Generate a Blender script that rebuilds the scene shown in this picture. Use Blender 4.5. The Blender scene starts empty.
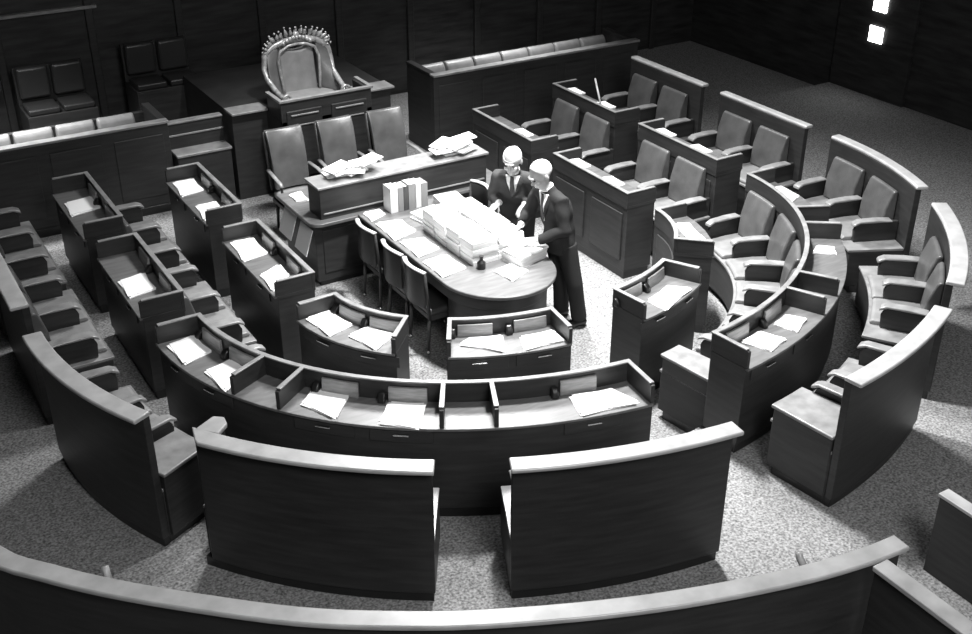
import bpy, bmesh, math, random
from mathutils import Vector, Matrix
from mathutils.bvhtree import BVHTree
random.seed(7)
PI = math.pi
sc = bpy.context.scene
COL = sc.collection

# ---------------------------------------------------------------- materials
def mat(name, col, rough=.5, spec=.5, metal=0, noise=None, bump=None, coat=0, emit=None):
    m = bpy.data.materials.new(name); m.use_nodes = True
    nt = m.node_tree; b = nt.nodes['Principled BSDF']
    c = col if isinstance(col, tuple) else (col, col, col)
    b.inputs['Base Color'].default_value = (*c, 1)
    b.inputs['Roughness'].default_value = rough
    b.inputs['Specular IOR Level'].default_value = spec
    b.inputs['Metallic'].default_value = metal
    b.inputs['Coat Weight'].default_value = coat
    if emit:
        b.inputs['Emission Color'].default_value = (1, 1, 1, 1)
        b.inputs['Emission Strength'].default_value = emit
    tc = nt.nodes.new('ShaderNodeTexCoord')
    if noise:   # (scale vec, low factor, high factor, detail)
        sc3, lo, hi, det = noise
        mp = nt.nodes.new('ShaderNodeMapping'); mp.inputs['Scale'].default_value = sc3
        nz = nt.nodes.new('ShaderNodeTexNoise'); nz.inputs['Scale'].default_value = 1; nz.inputs['Detail'].default_value = det
        cr = nt.nodes.new('ShaderNodeValToRGB')
        cr.color_ramp.elements[0].position = .3; cr.color_ramp.elements[1].position = .7
        cr.color_ramp.elements[0].color = (*[x*lo for x in c], 1)
        cr.color_ramp.elements[1].color = (*[x*hi for x in c], 1)
        nt.links.new(tc.outputs['Object'], mp.inputs['Vector'])
        nt.links.new(mp.outputs['Vector'], nz.inputs['Vector'])
        nt.links.new(nz.outputs['Fac'], cr.inputs['Fac'])
        nt.links.new(cr.outputs['Color'], b.inputs['Base Color'])
    if bump:
        s, st = bump
        n2 = nt.nodes.new('ShaderNodeTexNoise'); n2.inputs['Scale'].default_value = s; n2.inputs['Detail'].default_value = 3
        bp = nt.nodes.new('ShaderNodeBump'); bp.inputs['Strength'].default_value = st; bp.inputs['Distance'].default_value = .01
        nt.links.new(tc.outputs['Object'], n2.inputs['Vector'])
        nt.links.new(n2.outputs['Fac'], bp.inputs['Height'])
        nt.links.new(bp.outputs['Normal'], b.inputs['Normal'])
    return m
WOOD = mat('dark_wood', .030, .45, .35, noise=((3, 3, 26), .75, 1.25, 4))
TOPW = mat('polished_wood', .22, .30, .6, noise=((9, 9, 60), .75, 1.25, 4))
RAILW = mat('pale_rail_wood', .45, .32, .6, noise=((6, 6, 30), .8, 1.15, 4))
SURF = mat('desk_surface', .12, .36, .6, noise=((5, 28, 5), .75, 1.25, 4))
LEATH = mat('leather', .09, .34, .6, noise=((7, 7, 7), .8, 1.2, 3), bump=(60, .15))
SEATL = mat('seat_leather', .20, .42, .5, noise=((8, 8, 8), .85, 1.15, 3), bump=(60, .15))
DLEATH = mat('dark_leather', .028, .35, .5, bump=(60, .15))
CARPET = mat('carpet', .235, .95, .05, noise=((55, 55, 55), .40, 1.65, 5), bump=(160, .5))
WALLM = mat('wall_wood', .026, .5, .3, noise=((2, 2, 14), .6, 1.6, 4))
CEILM = mat('ceiling_plaster', .25, .9)
PAPER = mat('paper', .85, .8, .2)
PAPER2 = mat('paper_edges', .72, .85, .2, noise=((4, 4, 160), .8, 1.1, 2))
BOOKL = mat('book_cloth_pale', .6, .7); BOOKG = mat('book_cloth_grey', .2, .7); BOOKD = mat('book_cloth_dark', .05, .6)
METAL = mat('brass', .55, .25, .5, metal=1)
BLACK = mat('black_fitting', .012, .35)
GILT = mat('carved_gilt', .34, .33, .6, metal=.3, noise=((14, 14, 14), .5, 1.4, 4))
SKIN = mat('skin', .42, .5, .4)
HAIR = mat('white_hair', .6, .8, .2, bump=(90, .6))
SUIT = mat('suit_cloth', .026, .85, .2, bump=(220, .25))
SUIT2 = mat('suit_cloth_grey', .05, .85, .2, bump=(220, .25))
SHIRT = mat('shirt_cloth', .82, .8, .2)
TIE = mat('tie_cloth', .03, .6)
SHOE = mat('shoe_leather', .012, .3)
LIT = mat('lit_pane', .9, .5, emit=5)

# ---------------------------------------------------------------- mesh helpers
class MB:
    def __init__(s): s.v = []; s.f = []
    def add(s, vs, fs):
        o = len(s.v); s.v += [tuple(v) for v in vs]; s.f += [tuple(i+o for i in f) for f in fs]; return s
    def box(s, x0, x1, y0, y1, z0, z1):
        return s.add([(x0,y0,z0),(x1,y0,z0),(x1,y1,z0),(x0,y1,z0),(x0,y0,z1),(x1,y0,z1),(x1,y1,z1),(x0,y1,z1)],
                     [(0,3,2,1),(4,5,6,7),(0,1,5,4),(1,2,6,5),(2,3,7,6),(3,0,4,7)])
    def hexa(s, b, t):   # bottom quad, top quad (ccw)
        return s.add(list(b)+list(t), [(0,3,2,1),(4,5,6,7),(0,1,5,4),(1,2,6,5),(2,3,7,6),(3,0,4,7)])
    def prism(s, poly, z0, z1):
        n = len(poly)
        return s.add([(p[0],p[1],z0) for p in poly]+[(p[0],p[1],z1) for p in poly],
                     [tuple(range(n-1,-1,-1)), tuple(range(n,2*n))]+[(i,(i+1)%n,n+(i+1)%n,n+i) for i in range(n)])
    def sweep(s, path, prof):   # path: [(point2, normal2)], prof: closed [(d,z)]
        m = len(prof); n = len(path); vs = []
        for (p, nn) in path:
            for d, z in prof: vs.append((p[0]+nn[0]*d, p[1]+nn[1]*d, z))
        fs = [(i*m+j, i*m+(j+1)%m, (i+1)*m+(j+1)%m, (i+1)*m+j) for i in range(n-1) for j in range(m)]
        fs += [tuple(range(m-1,-1,-1)), tuple(range((n-1)*m, n*m))]
        return s.add(vs, fs)
    def tube(s, pts, radii, seg=10, flat=1, up=None):
        pts = [Vector(p) for p in pts]; n = len(pts); vs = []
        u = None
        for i, p in enumerate(pts):
            t = (pts[min(i+1,n-1)]-pts[max(i-1,0)]).normalized()
            if u is None:
                u = Vector(up) if up else (Vector((0,0,1)) if abs(t.z) < .9 else Vector((1,0,0)))
            u = (u-t*u.dot(t)).normalized(); w = t.cross(u)
            r = radii[i] if isinstance(radii, (list, tuple)) else radii
            ra, rb = r if isinstance(r, (list, tuple)) else (r, r*flat)
            for k in range(seg):
                a = 2*PI*k/seg; vs.append(p+u*math.cos(a)*ra+w*math.sin(a)*rb)
        fs = [(i*seg+k, i*seg+(k+1)%seg, (i+1)*seg+(k+1)%seg, (i+1)*seg+k) for i in range(n-1) for k in range(seg)]
        fs += [tuple(range(seg-1,-1,-1)), tuple(range((n-1)*seg, n*seg))]
        return s.add(vs, fs)
    def capsule(s, pts, radii, seg=12, up=None):
        pts = [Vector(p) for p in pts]; R = [r if isinstance(r,(list,tuple)) else (r,r) for r in radii]
        a = (pts[0]-pts[1]).normalized(); b = (pts[-1]-pts[-2]).normalized()
        P = []; Q = []
        for k in (.98,.8,.5,.2):
            c = math.sqrt(1-k*k); P.append(pts[0]+a*max(R[0])*k*.8); Q.append((R[0][0]*c, R[0][1]*c))
        P += pts; Q += R
        for k in (.2,.5,.8,.98):
            c = math.sqrt(1-k*k); P.append(pts[-1]+b*max(R[-1])*k*.8); Q.append((R[-1][0]*c, R[-1][1]*c))
        return s.tube(P, Q, seg, up=up)
    def ball(s, c, r, seg=12, rings=8, M=None):
        r = r if isinstance(r,(list,tuple)) else (r,r,r); vs = []
        for i in range(1, rings):
            th = PI*i/rings
            for k in range(seg):
                ph = 2*PI*k/seg; vs.append(Vector((r[0]*math.sin(th)*math.cos(ph), r[1]*math.sin(th)*math.sin(ph), r[2]*math.cos(th))))
        vs += [Vector((0,0,r[2])), Vector((0,0,-r[2]))]
        if M: vs = [M @ v for v in vs]
        vs = [v+Vector(c) for v in vs]; T = len(vs)-2
        fs = [(i*seg+k, (i+1)*seg+k, (i+1)*seg+(k+1)%seg, i*seg+(k+1)%seg) for i in range(rings-2) for k in range(seg)]
        fs += [(T, k, (k+1)%seg) for k in range(seg)] + [(T+1, (rings-2)*seg+(k+1)%seg, (rings-2)*seg+k) for k in range(seg)]
        return s.add(vs, fs)
    def build(s, name, m, parent=None, bevel=0, smooth=False, seg=2, mods=None):
        me = bpy.data.meshes.new(name)
        off = Vector(parent.matrix_basis.translation) if parent is not None else Vector((0,0,0))
        pp = parent.parent if parent is not None else None
        while pp is not None: off += Vector(pp.matrix_basis.translation); pp = pp.parent
        vs = [Vector(v) for v in s.v]
        if parent is None:    # origin at the base centre
            lo = Vector((min(v.x for v in vs), min(v.y for v in vs), min(v.z for v in vs)))
            hi = Vector((max(v.x for v in vs), max(v.y for v in vs), 0))
            org = Vector(((lo.x+hi.x)/2, (lo.y+hi.y)/2, lo.z))
            me.from_pydata([tuple(v-org) for v in vs], [], s.f)
        else:
            me.from_pydata([tuple(v-off) for v in vs], [], s.f)
        bm = bmesh.new(); bm.from_mesh(me); bmesh.ops.recalc_face_normals(bm, faces=bm.faces); bm.to_mesh(me); bm.free()
        me.materials.append(m)
        o = bpy.data.objects.new(name, me); COL.objects.link(o)
        if parent is None: o.location = org
        else: o.parent = parent
        if bevel:
            b = o.modifiers.new('bevel', 'BEVEL'); b.width = bevel; b.segments = seg; b.limit_method = 'ANGLE'; b.angle_limit = .6
        if smooth or bevel:
            for p in me.polygons: p.use_smooth = True
            if bevel and not smooth:
                w = o.modifiers.new('wn', 'WEIGHTED_NORMAL'); w.keep_sharp = True
                me.set_sharp_from_angle(angle=.6)
        return o

def tag(o, label, cat, group=None):
    o['label'] = label; o['category'] = cat
    if group: o['group'] = group
    return o
def thing(name, label, cat, loc=(0,0,0), group=None):
    o = bpy.data.objects.new(name, None); COL.objects.link(o); o.location = loc; o.empty_display_size = .1
    return tag(o, label, cat, group)
def struct(name, mb, m, bevel=0):
    o = mb.build(name, m, None, bevel); o['kind'] = 'structure'; return o
def copy_tree(o, parent=None):
    c = o.copy(); COL.objects.link(c); c.parent = parent
    for ch in list(o.children): copy_tree(ch, c)
    return c

# ---------------------------------------------------------------- the horseshoe
CY = 1.1
def ell(a, b, phi):
    p = Vector((-a*math.cos(phi), CY-b*math.sin(phi)))
    n = Vector((-math.cos(phi)/a, -math.sin(phi)/b)).normalized()
    return p, n
class Curve:      # arc-length lookup on the lower half ellipse, s=0 at the left (-a)
    def __init__(s, a, b):
        s.a, s.b = a, b; s.t = [0]; N = 600; prev = ell(a,b,0)[0]
        for i in range(1, N+1):
            p = ell(a,b,PI*i/N)[0]; s.t.append(s.t[-1]+(p-prev).length); prev = p
        s.L = s.t[-1]
    def at(s, d):
        d = max(0, min(s.L, d)); lo, hi = 0, len(s.t)-1
        while hi-lo > 1:
            m = (lo+hi)//2
            if s.t[m] <= d: lo = m
            else: hi = m
        k = (d-s.t[lo])/(s.t[hi]-s.t[lo]); return ell(s.a, s.b, PI*(lo+k)/600)
    def s_of_x(s, x):
        phi = math.acos(max(-1, min(1, -x/s.a))); return s.t[0] + s._len(phi)
    def _len(s, phi):
        k = phi/PI*600; i = int(k); i = min(i, 599); return s.t[i]+(s.t[i+1]-s.t[i])*(k-i)
class Straight:   # runs along y at x = side*a, normal pointing away from the axis
    def __init__(s, x): s.x = x
    def at(s, d): return Vector((s.x, d)), Vector((1 if s.x > 0 else -1, 0))
def path(c, s0, s1, step=.12):
    n = max(1, int(abs(s1-s0)/step)) if isinstance(c, Curve) else 1
    return [c.at(s0+(s1-s0)*i/n) for i in range(n+1)]

FL = .15      # height of the outer tier
def rect(d0, d1, z0, z1): return [(d0,z0),(d1,z0),(d1,z1),(d0,z1)]
def centre(c, s0, s1, z): p, n = c.at((s0+s1)/2); return (p.x+n.x*.2, p.y+n.y*.2, z)

def desk(c, s0, s1, tier, label, dividers=(), racks=(), depth=.37):
    zb, zs, zr = (0, .83, .98) if tier == 1 else (FL, .945, 1.11)
    t = thing('senate_desk', label, 'desk', centre(c, s0, s1, zb), 'horseshoe desks')
    if s1 < s0: s0, s1 = s1, s0
    MB().sweep(path(c, s0+.012, s1-.012), rect(.02, depth-.03, zb, zb+.09)).build('plinth', BLACK, t, .005)
    MB().sweep(path(c, s0, s1), rect(.008, depth-.012, zb+.09, zs-.022)).build('carcass', WOOD, t, .005)
    MB().sweep(path(c, s0+.006, s1-.006), rect(.03, depth+.012, zs-.022, zs)).build('writing_top', SURF, t, .004)
    MB().sweep(path(c, s0, s1), rect(0, .03, zs-.03, zr-.012)).build('back_rim', WOOD, t, .003)
    MB().sweep(path(c, s0-.004, s1+.004), rect(-.006, .036, zr-.012, zr)).build('rim_cap', TOPW, t, .003)
    MB().sweep([c.at(s0-.002), c.at(s0+.0)], rect(.008, depth-.01, zs-.03, zs)).build('end_lipping', WOOD, t); MB().sweep([c.at(s1), c.at(s1+.002)], rect(.008, depth-.01, zs-.03, zs)).build('end_lipping', WOOD, t)
    for s in [s0+.014, s1-.014]+list(dividers):
        p = [c.at(s-.014), c.at(s+.014)]
        e = MB().sweep(p, [(.03, zs-.0), (depth, zs), (depth, zr-.02), (depth-.03, zr-.012), (.03, zr-.012)])
        o = e.build('end_panel' if s not in dividers else 'divider', WOOD, t, .003)
        MB().sweep([c.at(s-.017), c.at(s+.017)], rect(.03, depth-.02, zr-.012, zr)).build('panel_cap', TOPW, o, .003)
    for s in racks:
        r = MB().sweep(path(c, s-.14, s+.14), [(.032, zs), (.062, zs), (.050, zr-.045), (.032, zr-.045)]).build('paper_rack', TOPW, t, .004)
        MB().sweep(path(c, s-.21, s-.155), [(.035, zs), (.10, zs), (.09, zs+.045), (.06, zs+.075), (.035, zs+.075)]).build('inkstand', BLACK, t, .012)
        d = MB().sweep(path(c, s-.2, s+.2), rect(depth-.012, depth-.002, zs-.13, zs-.035)).build('drawer', WOOD, t, .003)
        MB().sweep(path(c, s-.05, s+.05, .05), rect(depth-.002, depth+.018, zs-.07, zs-.058)).build('handle', METAL, d, .003)
    # framed panelling on the face towards the table
    n = max(1, round((s1-s0)/.65)); w = (s1-s0)/n
    for i in range(n):
        MB().sweep(path(c, s0+w*i+.07, s0+w*(i+1)-.07), rect(-.008, .01, zb+.2, zs-.1)).build('front_panel', WOOD, t, .006)
    return t

def bench(c, s0, s1, arms, seats, tier, label, box=None, wing=None, bd=.56, rw=.13, name='senate_bench'):
    """seat block inside the line of curve c (negative d is towards the table)"""
    zb, zs = (0, .5) if tier == 1 else (FL, .66)
    box_ = box
    t = thing(name, label, 'bench', centre(c, s0, s1, zb), 'leather seated benches of the horseshoe')
    D = .56
    if s1 < s0: s0, s1 = s1, s0
    MB().sweep(path(c, s0+.01, s1-.01), rect(-D+.05, -.02, zb, zb+.08)).build('plinth', BLACK, t, .005)
    MB().sweep(path(c, s0, s1), rect(-D, -.014, zb+.08, zs-.06)).build('seat_box', WOOD, t, .006)
    MB().sweep(path(c, s0, s1), rect(-D-.015, -.014, zs-.06, zs-.035)).build('seat_board', TOPW, t, .004)
    for s in seats:
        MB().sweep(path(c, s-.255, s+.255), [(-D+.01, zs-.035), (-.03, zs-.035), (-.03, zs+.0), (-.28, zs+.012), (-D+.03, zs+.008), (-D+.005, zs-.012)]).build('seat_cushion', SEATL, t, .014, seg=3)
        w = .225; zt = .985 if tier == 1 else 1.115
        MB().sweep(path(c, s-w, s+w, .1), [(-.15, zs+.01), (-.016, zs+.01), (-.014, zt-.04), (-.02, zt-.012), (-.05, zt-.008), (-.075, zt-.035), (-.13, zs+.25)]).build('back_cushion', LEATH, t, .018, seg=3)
    for s in arms:
        za = zs+.17
        pr = [(-.46, zs-.03), (-.015, zs-.03), (-.015, za), (-.40, za), (-.45, za-.035), (-.47, za-.08)]
        a = MB().sweep([c.at(s-.022), c.at(s+.022)], pr).build('armrest', WOOD, t, .006)
        MB().sweep([c.at(s-.052), c.at(s+.052)], [(-.49, za-.035), (-.485, za-.005), (-.43, za+.022), (-.25, za+.026), (-.09, za+.016), (-.09, za-.002), (-.42, za-.002)]).build('arm_pad', TOPW, a, .010)
    if box:
        zt = .62 if tier == 1 else .765
        e = MB().sweep(path(c, *box), rect(-bd+.01, -.02, zb+.08, zt-.03)).build('end_box', WOOD, t, .006)
        MB().sweep(path(c, box[0]-.012, box[1]+.012), rect(-bd-.01, -.012, zt-.03, zt)).build('box_top', TOPW, e, .008)
    if wing:
        wq = [(-3.52, -.74), (-3.40, -.86), (-3.31, -.78), (-3.30, -.70), (-3.36, -.65)]
        w_ = MB().prism([(-3.50+(x+3.50)*.9, -.75+(y+.75)*.9) for x, y in wq], zb+.1, 1.245).build('end_wing', WOOD, t, .006)
        MB().prism(wq, 1.245, 1.28).build('wing_top', RAILW, w_, .008)
    if tier == 2:
        zt = 1.28
        pa = path(c, s0, s1)
        if wing: pa = [(c.at(s0+.03)[0], Vector((-.25, -1.1)))]+path(c, s0+.16, s1)
        MB().sweep(pa, rect(-.01, .05, zb+.08, zt-.035)).build('back_panel', WOOD, t, .005)
        MB().sweep(path(c, s0+.01, s1-.01), rect(-.02, .035, zb, zb+.08)).build('back_plinth', BLACK, t, .004)
        pa = path(c, s0-.015, s1+.015)
        if wing: pa = [(c.at(s0+.02)[0], Vector((-.25, -1.15)))]+path(c, s0+.16, s1+.015)
        MB().sweep(pa, [(-.005, zt-.035), (rw, zt-.035), (rw+.01, zt-.02), (rw+.005, zt), (0, zt), (-.01, zt-.015)]).build('top_rail', RAILW, t, .008)
    return t

AX, BX = 1.71, 1.20
RIM1 = Curve(1.71, 1.20); RIM2 = Curve(2.88, 2.38); RAIL = Curve(4.07, 3.58)
s1x = RIM1.s_of_x; s2x = RIM2.s_of_x; s3x = RAIL.s_of_x
YA, YB = (3.30, 4.60), (1.52, 2.86)
cA, cB = (3.62, 4.24), (1.90, 2.50)
# ---- tier 1 desks
desk(Straight(-1.71), *YA, 1, 'inner two-seat desk at the far left with two open papers, nearest the side steps', racks=cA)
desk(Straight(-1.71), *YB, 1, 'inner two-seat desk left of the table, beside the sheets hung on the clerks table', racks=cB)
desk(RIM1, 0.02, s1x(-1.38), 1, 'curved inner desk with rounded corner facing the left side of the table end', racks=(s1x(-1.66), s1x(-1.5)) )
desk(RIM1, s1x(-1.12), s1x(-.29), 1, 'curved inner desk directly in front of the rounded table end', racks=(s1x(-.93), s1x(-.5)))
desk(RIM1, s1x(.34), s1x(1.07), 1, 'curved inner desk to the right of the standing men, on the pale carpet', racks=(s1x(.52), s1x(.88)))
desk(RIM1, s1x(1.43), RIM1.L-.02, 1, 'small concave inner desk at the right curve between two aisles', racks=(s1x(1.6),))
desk(Straight(1.71), *YB, 1, 'inner two-seat desk right behind the two standing men', racks=cB)
desk(Straight(1.71), *YA, 1, 'inner two-seat desk at the far right beside the clerks table', racks=cA)
# ---- tier 2 desks
desk(Straight(-2.87), *YA, 2, 'outer desk at the far left, farthest of the left outer row', racks=cA)
desk(Straight(-2.87), *YB, 2, 'outer desk on the left side with one pale paper and dark empty half', racks=cB)
L5d = [s2x(-2.67), s2x(-2.49), s2x(-1.72), s2x(-1.42)]
desk(RIM2, .02, s2x(-.40), 2, 'long curved outer desk sweeping across the foreground with five compartments', dividers=L5d,
     racks=(s2x(-2.855), s2x(-2.755), s2x(-2.30), s2x(-1.93), s2x(-.82)))
R5d = [RIM2.L-s for s in L5d]
desk(RIM2, s2x(.40), RIM2.L-.02, 2, 'long curved outer desk on the right ending in a paper-filled compartment', dividers=R5d,
     racks=(s2x(.66), s2x(1.16), RIM2.L-.38))
desk(Straight(2.87), *YB, 2, 'outer desk on the right side in front of two pale leather backs', racks=cB)
desk(Straight(2.87), *YA, 2, 'outer desk at the far right with one thin stick standing on its rim', racks=cA)
# ---- tier 1 benches (against the outer desks)
def arms_seats(y0, n=2, p=.61): return [y0+p*i for i in range(n+1)], [y0+p*(i+.5) for i in range(n)]
aA, sA = [3.29, 3.90, 4.51], [3.58, 4.20]; aB, sB = [1.57, 2.17, 2.78], [1.87, 2.47]
for x, nm in ((-2.87, 'left'), (2.87, 'right')):
    bench(Straight(x), *YA, aA, sA, 1, 'inner bench on the %s side, farthest pair of seats, below the outer desk' % nm)
    bench(Straight(x), *YB, aB, sB, 1, 'inner bench on the %s side, nearer straight pair of seats' % nm)
ca = [.06+.62*i for i in range(7)]; L1 = s2x(-.40)
ca = [a for a in ca if a < L1-.36]; cs = [(ca[i]+ca[i+1])/2 for i in range(len(ca)-1)]
bench(RIM2, .02, L1, ca, cs, 1, 'curved inner bench hidden behind the long foreground desk on the left', box=(L1-.34, L1))
bench(RIM2, RIM2.L-L1+.09, RIM2.L-.02, [RIM2.L-a for a in ca], [RIM2.L-a for a in cs], 1, 'curved inner bench on the right between the two curved desk rows', box=(RIM2.L-L1+.09, RIM2.L-L1+.35))
# ---- tier 2 benches
bench(Straight(-4.06), 3.20, 4.80, [3.45, 4.05, 4.65], [3.75, 4.35], 2, 'outermost bench on the left side, farthest straight section with top rail', rw=.10)
bench(Straight(-4.06), 1.60, 3.02, [1.67, 2.27, 2.88], [1.97, 2.58], 2, 'outermost bench on the left side, second straight section with top rail')
bench(Straight(4.06), 3.18, 4.55, [3.27, 3.90, 4.47], [3.61, 4.20], 2, 'outermost bench on the right side, farthest straight section with top rail', rw=.085)
bench(Straight(4.06), 1.47, 2.84, [1.57, 2.17, 2.76], [1.88, 2.48], 2, 'outermost bench on the right side, second straight section with top rail', rw=.085)
e3 = s3x(-3.71); a3 = [.06, .66, e3-.42]; q3 = [.36]
if e3-.42 > 1.05: q3 = [.36, .93]
bench(RAIL, 0.0, e3, a3, q3, 2, 'curved outermost bench at the left edge with grey top rail and a pale seat end', box=(e3-.32, e3+.03), bd=.44)
bench(RAIL, RAIL.L-s3x(-3.73), RAIL.L, [RAIL.L-a for a in [.06, .66, 1.26]], [RAIL.L-a for a in [.36, .96]], 2, 'curved outermost bench at the right with two pale leather backs and arched top rail', rw=.10)
b0, b1 = s3x(-3.53), s3x(-2.36); w = (b1-b0)
aa = [b0+.30, b0+.85, b0+1.40]; qq = [b0+.57, b0+1.12]
bench(RAIL, b0, b1, aa, qq, 2, 'high-backed bench in the left foreground with white top rail, back to the viewer', wing=True)
bench(RAIL, RAIL.L-b1, RAIL.L-b0, [RAIL.L-a for a in aa], [RAIL.L-a for a in qq], 2, 'short curved outermost bench at the right edge of the picture')
b0, b1 = s3x(-1.93), s3x(-.50)
aa = [b0+.1, b0+.72, b0+1.34]; qq = [b0+.41, b0+1.03]
bench(RAIL, b0, b1, aa, qq, 2, 'high-backed bench in the centre foreground with white top rail, right of the passage')
b1 = s3x(-.57)
bench(RAIL, RAIL.L-b1, RAIL.L-b0, [RAIL.L-a for a in aa[:2]]+[RAIL.L-b1+.44], [RAIL.L-qq[0]], 2, 'outermost bench in the right foreground with wide pale seat end and slanting rail', box=(RAIL.L-b1-.01, RAIL.L-b1+.40))

# ---------------------------------------------------------------- floor, platform, shell
struct('floor', MB().box(-8, 8.5, -9.5, 9, -.05, 0), CARPET)
pf = []
inner = [Vector((-2.80, 5.0))]+[ell(2.80, 2.30, PI*i/48)[0] for i in range(49)]+[Vector((2.80, 5.0))]
outer = [Vector((-7.9, 5.0)), Vector((-7.9, -9.4)), Vector((8.4, -9.4)), Vector((8.4, 5.0))]
mb = MB()
n = len(inner)
ring = []
for i, p in enumerate(inner):
    d = (p-Vector((0, 1.1))).normalized()
    if i == 0: q = Vector((-7.9, 5.0))
    elif i == n-1: q = Vector((8.4, 5.0))
    else:
        ks = []
        if d.x < 0: ks.append((-7.9)/d.x)
        if d.x > 0: ks.append(8.4/d.x)
        if d.y < 0: ks.append((-9.4-1.1)/d.y)
        q = Vector((0, 1.1))+d*min(ks)
    ring.append(q)
for i in range(n-1):
    a, b, c2, d2 = inner[i], inner[i+1], ring[i+1], ring[i]
    mb.add([(a.x,a.y,0),(b.x,b.y,0),(a.x,a.y,FL),(b.x,b.y,FL),(c2.x,c2.y,FL),(d2.x,d2.y,FL)], [(0,1,3,2),(2,3,4,5)])
o = struct('floor_platform', mb, CARPET); o['label'] = 'raised carpeted outer tier of the floor'
struct('wall_back', MB().box(-8, 8.5, 8.3, 8.5, 0, 9), WALLM)
struct('wall_right', MB().box(8.3, 8.5, -9.5, 8.3, 0, 9), WALLM)
struct('wall_left', MB().box(-8.2, -8, -9.5, 8.5, 0, 9), WALLM)
struct('wall_front', MB().box(-8.2, 8.5, -9.7, -9.5, 0, 9), WALLM)
struct('ceiling', MB().box(-8.2, 8.5, -9.7, 8.5, 9, 9.1), CEILM)

# ---------------------------------------------------------------- side boxes with padded seats
def side_box(x0, x1, y0, y1, label, backs, low):
    zt = 1.10
    t = thing('gallery_box', label, 'seating box', ((x0+x1)/2, (y0+y1)/2, 0), 'panelled seating boxes against the far wall')
    MB().box(x0, x1, y0, y0+.07, .1, zt-.03).build('front_panel', WOOD, t, .004)
    MB().box(x0+.01, x1-.01, y0-.01, y0+.05, 0, .1).build('plinth', BLACK, t, .004)
    MB().box(x0-.01, x1+.01, y0-.025, y0+.09, zt-.03, zt).build('front_rail', TOPW, t, .005)
    for xx, w in ((x0, .07), (x1-.07, .07)):
        e = MB().box(xx, xx+w, y0+.07, y1, 0, zt-.03).build('side_panel', WOOD, t, .004)
        MB().box(xx-.01, xx+w+.01, y0+.09, y1, zt-.03, zt).build('side_rail', WOOD, e, .004)
    n = max(1, int((x1-x0)/.62)); w = (x1-x0)/n
    for i in range(n):
        MB().box(x0+w*i+.07, x0+w*(i+1)-.07, y0-.012, y0+.01, .22, zt-.15).build('moulded_panel', WOOD, t, .008)
    MB().box(x0+.07, x1-.07, y1-.02, y1+.05, 0, 1.0).build('seat_backboard', WOOD, t, .004)
    MB().box(x0+.07, x1-.07, y1-.6, y1-.02, 0, .42).build('seat_box', WOOD, t, .004)
    for k, (a, b) in enumerate(backs):
        MB().box(a, b, y1-.58, y1-.16, .42, .52).build('seat_cushion', SEATL, t, .03, seg=3)
        m = MB(); N = 8; vs = []
        prof = [(-.16, .50), (-.02, .50), (-.02, .99), (-.05, 1.035), (-.10, 1.03), (-.15, .97), (-.17, .8)]
        m.sweep([(Vector((a+(b-a)*i/N, y1-.012*math.sin(PI*i/N))), Vector((0, 1))) for i in range(N+1)], prof)
        m.build('back_cushion', SEATL, t, .035, seg=3)
    return t
side_box(-5.2, -1.67, 5.75, 6.50, 'panelled box at the far left with bright padded seat backs showing over its rail', [(-5.13+.47*i, -4.70+.47*i) for i in range(7)], 0)
side_box(1.77, 5.05, 5.68, 6.42, 'panelled box at the far right with a row of glossy padded seat backs', [(1.86+.442*i, 2.28+.442*i) for i in range(7)], 0)

# ledge and panelling between left box and dais
t = thing('panelled_ledge', 'low panelled ledge with a pale top between the left box and the dais', 'ledge', (-1.33, 5.8, 0))
MB().box(-1.64, -1.0, 5.62, 5.86, 0, .67).build('body', WOOD, t, .004)
MB().box(-1.65, -.99, 5.60, 5.86, .67, .70).build('top', TOPW, t, .005)
MB().box(-1.65, -.99, 5.86, 5.94, 0, 1.0).build('backboard', WOOD, t, .004)
MB().box(-1.65, -.99, 5.845, 5.86, .85, .87).build('moulding', TOPW, t, .003)
MB().box(-1.65, -.99, 5.84, 5.95, 1.0, 1.02).build('cap', TOPW, t, .003)

# ---------------------------------------------------------------- dais
t = thing('presiding_dais', 'tall dark panelled dais carrying the ornate chair behind the three leather chairs', 'dais', (.08, 6.0, 0))
MB().box(-.95, 1.12, 5.62, 7.4, 0, 1.075).build('lower_body', WOOD, t, .004)
MB().box(-.52, .63, 5.14, 6.3, .0, 1.04).build('pulpit_floor', WOOD, t, .004)
MB().box(-.52, .63, 5.14, 5.20, .0, 1.27).build('pulpit_front', WOOD, t, .004)
for a in (-.52, .58):
    MB().box(a, a+.05, 5.20, 5.56, 1.04, 1.27).build('pulpit_side', WOOD, t, .004)
for a, b in ((-.97, -.53), (.64, 1.14)):
    MB().box(a, b, 5.54, 5.82, 1.075, 1.10).build('side_ledge', TOPW, t, .004)
m = MB(); m.box(-.54, .65, 5.12, 5.17, 1.27, 1.30); m.box(-.54, -.49, 5.17, 5.56, 1.27, 1.30); m.box(.60, .65, 5.17, 5.56, 1.27, 1.30)
m.build('pulpit_rim', TOPW, t, .004)
for a, b in ((-.46, -.02), (.10, .56)):
    p = MB().box(a, b, 5.12, 5.15, .35, 1.16).build('pulpit_panel', WOOD, t, .010)
    MB().box(a+.05, b-.05, 5.105, 5.125, 1.10, 1.115).build('panel_moulding', TOPW, p, .003)
    MB().box(a+.05, b-.05, 5.105, 5.125, .98, .992).build('panel_moulding', TOPW, p, .003)

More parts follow.
